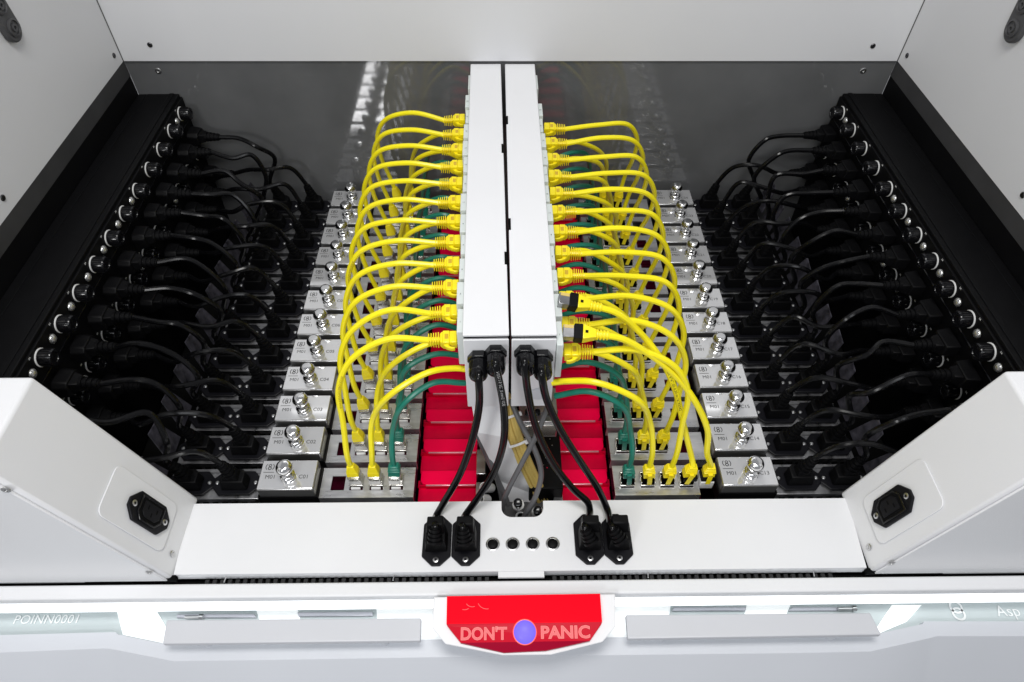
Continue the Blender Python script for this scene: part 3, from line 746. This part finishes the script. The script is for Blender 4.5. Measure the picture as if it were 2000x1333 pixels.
for pa, xb, lab in paths:
    t = thing('power_cable', lab, 'power cord', (xb, 228, 2.6), 'black power cords hanging in front of the raceways')
    org = t.matrix_basis.translation/S
    b = inst('plug_body', ME_FBODY, t, Vector((xb, 230, 0))-org); inst('plug_step', ME_FSTEP, b)
    tip = at(pa[-1][0], pa[-1][1]-4, Z=27); base = Vector((xb, tip.y-9, 17)); d = tip-base
    inst('strain_relief', ME_BOOT, t, base-org, frame(d, (1, 0, 0)) @ Matrix.Diagonal((1.3, 1.3, .8, 1)))
    pts = [at(*q[:2], Y=q[2]) for q in pa[:-1]] + [base+d.normalized()*12.5, base+d.normalized()*9]
    pts = [pts[0]+Vector((0, 6, .5))] + pts
    c = crom(pts, 8)
    part('cord', MB().tube(c, 2.75, 12), mat('glossy_black_cord', (.003, .003, .0035), .14, spec=.26) if 'glossy_black_cord' not in MATS else MATS['glossy_black_cord'], t)
    if 'second sill plug' in lab: print_on(c, 'H05VV-F 3G1,0 mm2 VDE', 3.0, t, 10, r=2.75, mt=MATS.get('pale_print') or mat('pale_print', (.4, .4, .4), .6))

# ------------------------------------------------------------------ things in the gap between the two banks
t = thing('cable_chute', 'white sheet-metal chute sloping down under the left raceway', 'chute', (-20, 305, 70))
q = [at(918, 770, Z=78), at(988, 770, Z=78), at(990, 855, Z=45), at(1012, 905, Z=10), at(1040, 965, Z=-35), at(1044, 1010, Z=-60), at(982, 1010, Z=-60), at(976, 940, Z=-30), at(955, 895, Z=5), at(930, 845, Z=40)]
ring = [q[0], q[9], q[8], q[7], q[6], q[5], q[4], q[3], q[2], q[1]]
mb = MB()
L_ = [q[0], q[9], q[8], q[7], q[6]]; R_ = [q[1], q[2], q[3], q[4], q[5]]
for i in range(4):
    a, b, c_, d_ = L_[i], L_[i+1], R_[i+1], R_[i]; dn = Vector((0, 1.0, -1.2))
    mb.add([a, b, c_, d_, a+dn, b+dn, c_+dn, d_+dn], [[0, 1, 2, 3], [7, 6, 5, 4]])
    mb.add([a, a+dn, b+dn, b], [[0, 1, 2, 3]]); mb.add([d_, c_, c_+dn, d_+dn], [[0, 1, 2, 3]])
part('sheet', mb, POST, t)
t = thing('cable_bundle', 'dull yellow bundle of cables tied together beside the white chute', 'cable bundle', (0, 300, 40))
for i in range(7):
    ox, oz = (i % 4)*2.9-3, (i//4)*2.6
    pts = [at(985, 770, Z=70), at(996, 830, Z=48), at(1013, 880, Z=24), at(1038, 935, Z=-12), at(1062, 985, Z=-50)]
    pts = [p+Vector((ox+jit(.7), jit(1), oz*.6-1)) for p in pts]
    part('strand', MB().tube(crom(pts, 6), 1.75, 8), YOLD, t)
for (u, v, Z, a) in ((996, 812, 54, -.5), (1010, 866, 33, -.6)):
    p = at(u, v, Z=Z); M = frame((.35, -.6, -.75), (1, 0, 0))
    mb = MB(); mb.lathe([(7.0, -1), (7.4, -1), (7.4, 1), (7.0, 1)], M=T(*p) @ M @ Matrix.Diagonal((1.1, .62, 1, 1)), seg=22, cap=False)
    hd = MB(); part('cable_tie', mb, RING, t)
    mb = MB(); mb.box(-1.6, 1.6, -1.6, 1.6, -1.8, 1.8, T(*(p+Vector((7.6, -1, 4)))) @ M); part('tie_head', mb, RING, t, bevel=.4)
greys = [([(929, 800, 45), (940, 850, 20), (958, 900, 0), (975, 950, -30), (985, 1010, -60)], 'grey cable hugging the left edge of the white chute'),
         ([(926, 830, 30), (945, 880, 5), (968, 930, -20), (992, 985, -45), (996, 1030, -62)], 'grey cable crossing low over the left part of the notch'),
         ([(1075, 780, 64), (1050, 845, 50), (1022, 900, 35), (996, 950, 10), (982, 985, -15), (980, 1020, -40)], 'grey cable slanting from the upper right down to the left side of the notch'),
         ([(996, 780, 66), (1018, 830, 54), (1045, 880, 40), (1057, 925, 26), (1046, 970, 8), (1026, 1005, -15), (1015, 1030, -35)], 'grey cable looping down the middle to the right side of the notch')]
for pa, lab in greys:
    p = [at(u, v, Z=Z) for u, v, Z in pa]
    t = thing('grey_cable', lab, 'cable', tuple(p[-1]), 'grey cables crossing between the two banks')
    part('cord', MB().tube(crom(p, 8), 2.2, 10), GREYC, t)
# terminal block and black box under the right raceway
t = thing('terminal_block', 'silver terminal block with screw posts below the right raceway', 'terminal block', (10, 306, 50))
a = at(1015, 785, Z=55); b = at(1090, 820, Z=55)
mb = MB(); mb.box(a.x, b.x, b.y, b.y+34, 30, 52); part('body', mb, STEEL, t, bevel=.8)
mb = MB(); mb.box(a.x+1, b.x-1, b.y-1.2, b.y, 34, 48); part('face_plate', mb, SHIELD, t, bevel=.3)
for i in range(3):
    part('post', MB().lathe([(2.2, 0), (2.2, 4), (1.5, 5)], M=T(a.x+6+i*8, b.y+8, 52), seg=12), BLACKG, t)
    part('pin', MB().lathe([(1.4, 0), (1.4, 4.5)], M=T(a.x+10+i*8, b.y+7, 52), seg=10), SCREW, t)
t = thing('relay_box', 'black box with tiny red and white specks below the silver terminal block', 'black box', (12, 300, 20))
mb = MB(); mb.box(at(1030, 850, Z=-22).x, at(1093, 850, Z=-22).x, at(1050, 955, Z=-22).y, at(1050, 835, Z=-22).y, -70, -22); part('body', mb, BLACKP, t, bevel=1)
bz = 20.2; 
part('top_edge', MB().box(2, 28, at(1050, 842, Z=-22).y, at(1050, 842, Z=-22).y+.8, -21.9, -21.4), SCREW, t)
for i in range(9):
    p = at(1034+random.random()*54, 855+random.random()*60, Z=-22)
    part('solder_speck', MB().lathe([(.45, 0), (.35, .35)], M=T(*p), seg=7), SCREW if i % 3 else RED, t)
# small hose fittings in the notch
for (u, v, lab) in ((1012, 985, 'black capped hose fitting standing in the notch of the sill'), (1050, 1000, 'black capped hose fitting at the right end of the notch')):
    p = at(u, v, Z=-22)
    t = thing('hose_fitting', lab, 'fitting', tuple(p))
    M = frame((-.05, -.35, 1), (1, 0, 0))
    inst('collar', MB().lathe([(5, -10), (5, -3), (4, -2.4)], seg=16).mesh('collar', RING), t, (0, 0, 0), M)
    inst('cap', MB().lathe([(3.6, -3), (3.7, 9), (3.1, 10.6), (1.5, 11)], seg=18).mesh('cap', BLACKG), t, (0, 0, 0), M)
p = at(1010, 1000, Z=-45)
t = thing('valve_block', 'small grey valve block with a round port at the bottom of the notch', 'valve', tuple(p))
mb = MB(); mb.box(p.x-16, p.x+26, p.y-14, p.y+10, -70, -45); part('body', mb, MATS['grommet_grey'], t, bevel=1)
part('port_ring', MB().lathe([(4.6, 0), (4.6, 1.4), (3.0, 1.6), (2.8, .2)], M=T(p.x+3, p.y-5, -45), seg=20), SCREW, t)
part('port_hole', MB().lathe([(2.8, .1), (2.8, .5)], M=T(p.x+3, p.y-5, -45), seg=18), PITCH, t)
for (u, v, lab) in ((945, 952, 'upper clear tube end left of the chute'), (937, 975, 'lower clear tube end beside the sill')):
    p = at(u, v, Z=-30)
    t = thing('tube_end', lab, 'tube', tuple(p))
    part('tube', MB().lathe([(4.2, -14), (4.4, 0), (3.6, .2), (3.5, -12)], M=T(*p) @ RY(-.5) @ RX(.4), seg=20, cap=False), RING, t)
# channel walls in the middle gap
for s, x in ((-1, -29.5), (1, 39.5)):
    mb = MB(); a, b = sorted((x, x+s*2)); mb.box(a, b, 272, 684, -120, -62); struct('channel_side', mb, DKGREY)

# ------------------------------------------------------------------ corner posts with the slanted outlets
for s, nm in ((-1, 'left'), (1, 'right')):
    off = 0 if s < 0 else 4
    t = thing('corner_post', 'white slanted corner housing at the front %s of the tank, with a black power outlet' % nm, 'corner housing', (s*(262+off), 203, 0))
    y0, y1 = 204, 271
    A = Vector((s*(260+off), 0, -1)); Bv = Vector((s*(310.5+off*.3), 0, 158)); 
    def pt(x, y, z): return (x, y, z)
    bot = [pt(A.x, y0, -3), pt(A.x, y1, -3), pt(s*480, y1, -3), pt(s*480, y0, -3)]
    top = [pt(Bv.x, y0, 158), pt(Bv.x, y1, 158), pt(s*480, y1, 158), pt(s*480, y0, 158)]
    if s > 0: bot = bot[::-1]; top = top[::-1]
    bot, top = bot[::-1], top[::-1]
    mb = MB(); mb.solid(top, bot); part('shell', mb, WHITE, t, bevel=2.2, bseg=3)
    # separate front sheet, with a thin seam behind it
    mb = MB(); x0, x1 = s*(263.5+off), s*480; xt = s*(313+off*.3)
    ring = [(x0, -2), (xt, 157), (x1, 157), (x1, -2)]
    mb.prism([(a, b) for a, b in ring], 0, 1.6, M=T(0, 203.9, 0) @ RX(PI2)); part('front_sheet', mb, POST, t, bevel=.5)
    mb = MB(); mb.box(min(x0, x1), max(x0, x1), 203.0, 204.2, -3.6, -2.2); part('seam', mb, PITCH, t)
    # slope frame: origin on slanted face
    up = (Bv-A).normalized(); nrm = Vector((0, 1, 0)).cross(up)
    if nrm.x*s > 0: nrm = -nrm
    F_ = frame(nrm, up)            # local X runs up the slope, local Y along +-Y
    org = t.matrix_basis.translation/S
    def on(w, y, h=0): return A + up*w + Vector((0, y, 0)) + nrm*h
    # raised rounded panel
    rp_ = []
    W0, W1, H0, H1, r = -26, 40, -20, 19, 6
    for cx, cy, a0 in ((W1-r, H1-r, 0), (W0+r, H1-r, 90), (W0+r, H0+r, 180), (W1-r, H0+r, 270)):
        for i in range(6): rp_.append((cx+r*math.cos(R(a0+18*i)), cy+r*math.sin(R(a0+18*i))))
    ysg = (F_ @ Vector((0, 1, 0))).y
    rp_ = [(x, y*ysg) for x, y in rp_]
    inst('raised_panel', MB().prism(rp_, 0, .9).mesh('raised_panel', WHITE, bevel=.4), t, on(44, 236)-org, F_)
    f = inst('power_outlet', ME_FLANGE, t, on(44, 235.5, .9)-org, F_)
    for d in (-16, 16): inst('screw', ME_PSCREW, f, (d, 0, 2.4), Matrix.Scale(.75, 4))
    def trap(a, h, z0, z1): return MB().prism([(-a, -h), (a, -h), (a, h*.45), (a*.6, h), (-a*.6, h), (-a, h*.45)], z0, z1)
    inst('rim', trap(12.2, 9.2, 2.5, 3.6).mesh('rim', BLACKG, bevel=.4), f)
    inst('well', trap(10.8, 7.9, 3.55, 3.65).mesh('well', PITCH), f)
    inst('core', trap(8.6, 5.8, 3.6, 4.3).mesh('core', FLANGE, bevel=.3), f)
    for dx, dy in ((-4.4, -1.8), (4.4, -1.8), (0, 2.4)):
        inst('pin_slot', MB().box(dx-.6, dx+.6, dy-1.6, dy+1.6, 4.25, 4.4).mesh('pin_slot', PITCH, smooth=0), f)
    inst('screw', ME_PSCREW, t, on(7.5, 220, 0)-org, F_ @ Matrix.Scale(.85, 4))
    for u_, v_ in (((12, 957), (292, 1118)) if s < 0 else ((1741, 1100), (2040, 950))):
        inst('screw', ME_PSCREW, t, at(u_, v_, Y=202.3)-org, RX(PI2) @ Matrix.Scale(.9, 4))
    # small black notch at the joint with the sill
    part('joint_gap', MB().box(min(s*(258+off), s*(265+off)), max(s*(258+off), s*(265+off)), 203.2, 206.4, -6, -.6), PITCH, t)

# ------------------------------------------------------------------ front rail, light bar, glass shelf, lower shell
t = thing('front_rail', 'long plain white rail crossing the whole width in front of the sill', 'rail', (0, 195, -14))
mb = MB(); mb.box(-520, 520, 188.8, 199.6, -9, 0); part('body', mb, WHITE, t, bevel=1.6, bseg=3)
def yl(v, Z, u=1000): return at(u, v, Z=Z).y
for (xa, xb, nm) in ((-430, -66, 'left'), (71, 430, 'right')):
    t = thing('led_light_bar', 'glowing white light bar under the front rail, %s of the red sign' % nm, 'light bar', ((xa+xb)/2, 183, -20), 'glowing light bars under the front rail')
    ya, yb = yl(1186, -18), yl(1160, -18)
    mb = MB(); mb.box(xa, xb, ya, yb, -20, -18); part('diffuser', mb, LEDM, t, bevel=1)
    n = 12
    for i in range(n):
        x = xa+(xb-xa)*(i+.5)/n
        part('clip', MB().box(x-1.2, x+1.2, yb-.4, yb+1.2, -18, -15.5), SHELL, t, bevel=.2)
ys0, ys1 = yl(1259, -38), yl(1160, -38)
t = thing('glass_shelf', 'pale frosted glass shelf with engraved lettering, lit by the light bars', 'glass shelf', (0, 170, -38))
mb = MB(); mb.box(-480, 480, ys0, ys1, -42, -38); part('pane', mb, GLASS, t, bevel=.4)
Z_ = -37.4
def flat(name, uv, Z, h, mt, par, bevel=0):
    p = [at(u, v, Z=Z) for u, v in uv]
    ar = sum(p[i].x*p[(i+1) % len(p)].y-p[(i+1) % len(p)].x*p[i].y for i in range(len(p)))
    if ar < 0: p = p[::-1]
    mb = MB(); mb.solid(p, [q-Vector((0, 0, h)) for q in p]); return part(name, mb, mt, par, bevel=bevel)
flat('glow_band', [(228, 1192), (305, 1192), (345, 1262), (240, 1240)], Z_, .5, BANDGLOW, t)  # path of light laid on the shelf as a glowing sheet
flat('glow_band', [(1742, 1182), (1800, 1182), (1770, 1215), (1700, 1245)], Z_, .5, BANDGLOW, t)
flat('glow_band', [(500, 1188), (580, 1187), (590, 1225), (510, 1225)], Z_, .5, BANDGLOW, t)
flat('glow_band', [(735, 1185), (850, 1185), (905, 1255), (740, 1255)], Z_, .5, BANDGLOW, t)
flat('glow_band', [(1200, 1180), (1310, 1180), (1300, 1250), (1180, 1250)], Z_, .5, BANDGLOW, t)
flat('glow_band', [(1460, 1178), (1545, 1178), (1530, 1215), (1450, 1215)], Z_, .5, BANDGLOW, t)
for uv in ([(345, 1200), (497, 1199), (500, 1206), (345, 1207)], [(580, 1196), (728, 1195), (728, 1203), (583, 1204)], [(1316, 1186), (1458, 1186), (1456, 1193), (1313, 1193)], [(1548, 1186), (1640, 1186), (1635, 1193), (1540, 1193)]):
    flat('window_strip', uv, Z_+1.5, 1.5, mat('grey_window_strip', (.5, .5, .55), .3, metal=.6) if 'grey_window_strip' not in MATS else MATS['grey_window_strip'], t, bevel=.3)  # grey strips stand in for the reflecting windows of the shelf
for uv in ((1020, 1), ):
    pass
for u, v in ((375, 1207), (1648, 1190)):
    p = at(u, v, Z=Z_+2)
    part('latch_pin', MB().tube([p+Vector((-5, 0, 1)), p+Vector((6, 0, 1))], 1.3, 10), SCREW, t)
    part('latch_cap', MB().tube([p+Vector((6, 0, 1)), p+Vector((9, 0, 1))], 2.3, 12), SCREW, t)
p = at(92, 1211, Z=Z_); inst('engraved_lettering', text_mesh('engraved_lettering', 'POINN0001', 9.5, WINK, extrude=.1, space=1.05), t, p-t.matrix_basis.translation/S)
p = at(1995, 1188, Z=Z_); inst('engraved_lettering', text_mesh('engraved_lettering', 'Asp', 12, WINK, extrude=.1, align='CENTER'), t, p+Vector((-12, -2.5, 0))-t.matrix_basis.translation/S)
p = at(1868, 1189, Z=Z_)
mb = MB()
for cy in (-2.6, 2.6): mb.lathe([(3.6, 0), (5.2, 0), (5.2, .15), (3.6, .15)], M=T(p.x, p.y+cy-1.5, Z_), seg=22, cap=False)
part('engraved_logo', mb, WINK, t)
# handle plates
for uv, nm in (([(325, 1211), (823, 1207), (821, 1252), (317, 1258)], 'left'), ([(1222, 1201), (1700, 1197), (1722, 1240), (1226, 1248)], 'right')):
    p = [at(u, v, Z=-12) for u, v in uv]; c = sum(p, Vector())/4
    t = thing('handle_plate', 'long flat pale grey handle plate over the lit shelf, %s of the red sign' % nm, 'handle', tuple(c), 'long handle plates beside the red sign')
    mb = MB(); pp = p[::-1]; mb.solid(pp, [q_-Vector((0, 0, 5)) for q_ in pp]); part('plate', mb, HANDLE, t, bevel=1.0)
    for f in (.15, .85):
        q_ = p[0].lerp(p[1], f)-Vector((0, 6, 0))
        part('standoff', MB().lathe([(4, 0), (4, 20)], M=T(q_.x, q_.y-4, -37), seg=16), SHELL, t)
# lower shell with chamfered upper edge
t = thing('lower_shell', 'smooth pale grey lower front shell with a chamfered, kinked upper edge', 'machine shell', (0, 150, -30))
top = [(-120, 1244), (225, 1235), (228, 1239), (316, 1257), (500, 1256), (860, 1249), (1200, 1245), (1560, 1242), (1720, 1237), (1803, 1219), (1805, 1214), (2120, 1214)]
mid = [(-120, 1280), (205, 1267), (222, 1269), (340, 1292), (500, 1290), (860, 1284), (1200, 1280), (1560, 1276), (1700, 1273), (1815, 1247), (1830, 1243), (2120, 1243)]
TT = [at(u, v, Z=-30) for u, v in top]; MM = [at(u, v, Z=-32) for u, v in mid]; BB = [Vector((p.x, p.y-75, -150)) for p in MM]; UU = [Vector((p.x, p.y+.5, -37)) for p in TT]
mb = MB(); n = len(TT)
mb.add(TT+MM+BB+UU, [[i, n+i, n+i+1, i+1] for i in range(n-1)] + [[n+i, 2*n+i, 2*n+i+1, n+i+1] for i in range(n-1)] + [[3*n+i, i, i+1, 3*n+i+1] for i in range(n-1)])
part('shell', mb, SHELL, t, smooth=20)

# ------------------------------------------------------------------ the red sign
outer = [(847, 1166), (844, 1205), (844, 1228), (870, 1259), (981, 1281), (1076, 1280), (1177, 1255), (1203, 1224), (1202, 1160)]
t = thing('red_sign', "red acrylic sign reading DON'T PANIC around a glowing violet button", 'sign', tuple(at(1024, 1225, Z=-20)))
org = t.matrix_basis.translation/S
def zz(v): return 6 if v <= 1219 else (6-(v-1219)*.10 if v < 1254 else 2.5-(v-1254)*.22)
fr = [at(u, v, Z=zz(v)-1.2) for u, v in outer]; fb = [Vector((p.x*.90+.1, p.y+(13 if p.y < 180 else 6), -34)) for p in fr]
mb = MB(); mb.solid(fr, fb)
part('frame', mb, WHITE, t, bevel=.8)
red1 = [(873, 1165), (872, 1219), (1176, 1215), (1172, 1160)]
red2 = [(872, 1219), (874, 1223), (900, 1256), (1152, 1252), (1174, 1220), (1176, 1215)]
red3 = [(900, 1256), (984, 1275), (1066, 1271), (1152, 1252)]
def face(uv, mt, name, lift=0):
    p = [at(u, v, Z=zz(v)+lift) for u, v in uv]; mb = MB(); mb.solid(p, [q_-Vector((0, 0, 1.6)) for q_ in p]); return part(name, mb, mt, t, smooth=0)
# white bevel tray under the red faces gives the visible rim
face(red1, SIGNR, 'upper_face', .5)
face(red2, mat('red_sign_acrylic_shaded', (.46, .0, .016), .3, spec=.12, emis=(1, 0, .02), estr=.14), 'lower_face', .5)  # darker copy of the acrylic, shade of the lower slope in its colour
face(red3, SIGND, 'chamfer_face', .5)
sl = (at(1024, 1219, Z=6)-at(1024, 1252, Z=zz(1252)+0)).normalized()
FS = frame(Vector((1, 0, 0)).cross(sl), (1, 0, 0))
for body, u0, u1 in (("DON'T", 900.5, 990), ('PANIC', 1057, 1152)):
    vv = 1239.5 if body[0] == 'D' else 1236.5
    p = at((u0+u1)/2, vv, Z=zz(vv)+.75)
    me = text_mesh('lettering', body, 10, SIGNT, extrude=.12, bold=.22); xs = [v.co.x for v in me.vertices]; wd = (max(xs)-min(xs))/S
    want = (at(u1, vv, Z=zz(vv)) - at(u0, vv, Z=zz(vv))).length; k = want/wd
    cx = (max(xs)+min(xs))/2/S
    M = FS @ Matrix.Diagonal((k, 11.2/10, 1, 1))
    inst('lettering', me, t, p-org-Vector((cx*k, 0, 0)), M)
    me2 = text_mesh('letter_outline', body, 10, SIGNO, extrude=0, outline=.15, bold=.22)
    inst('letter_outline', me2, t, p-org-Vector((cx*k, 0, -.2)), M)
pb = at(1025, 1235, Z=zz(1235)+.6)
b = inst('button_ring', MB().lathe([(8.5, 0), (8.5, .5), (7.9, .7)], seg=36).mesh('button_ring', mat('orange_red_rim', (.9, .12, .08), .3, emis=(1, .15, .1), estr=.3)), t, pb-org, FS)
inst('button', MB().lathe([(7.9, .4), (7.7, 1.4), (6.6, 2.9), (4.8, 3.9), (2.2, 4.4), (.5, 4.5)], seg=36).mesh('button', VIOLET, smooth=60), b)
mb = MB()
p1 = at(935, 1180, Z=6.7)
for cxx, cyy, a0, a1, rr in ((-9, 6, 210, 300, 11), (12, 6, 200, 290, 15), (-20, 0, 250, 320, 10)):
    prev = None
    pts = [Vector((p1.x+cxx*.5+rr*.45*math.cos(R(a)), p1.y+cyy*.4+rr*.4*math.sin(R(a)), 6.62)) for a in range(a0, a1, 10)]
    mb.tube(pts, .22, 5)
part('faint_scratch', mb, SIGNT, t)

print('objects', len(bpy.data.objects), 'tris', sum(sum(len(p.vertices)-2 for p in o.data.polygons) for o in bpy.data.objects if o.type == 'MESH'))
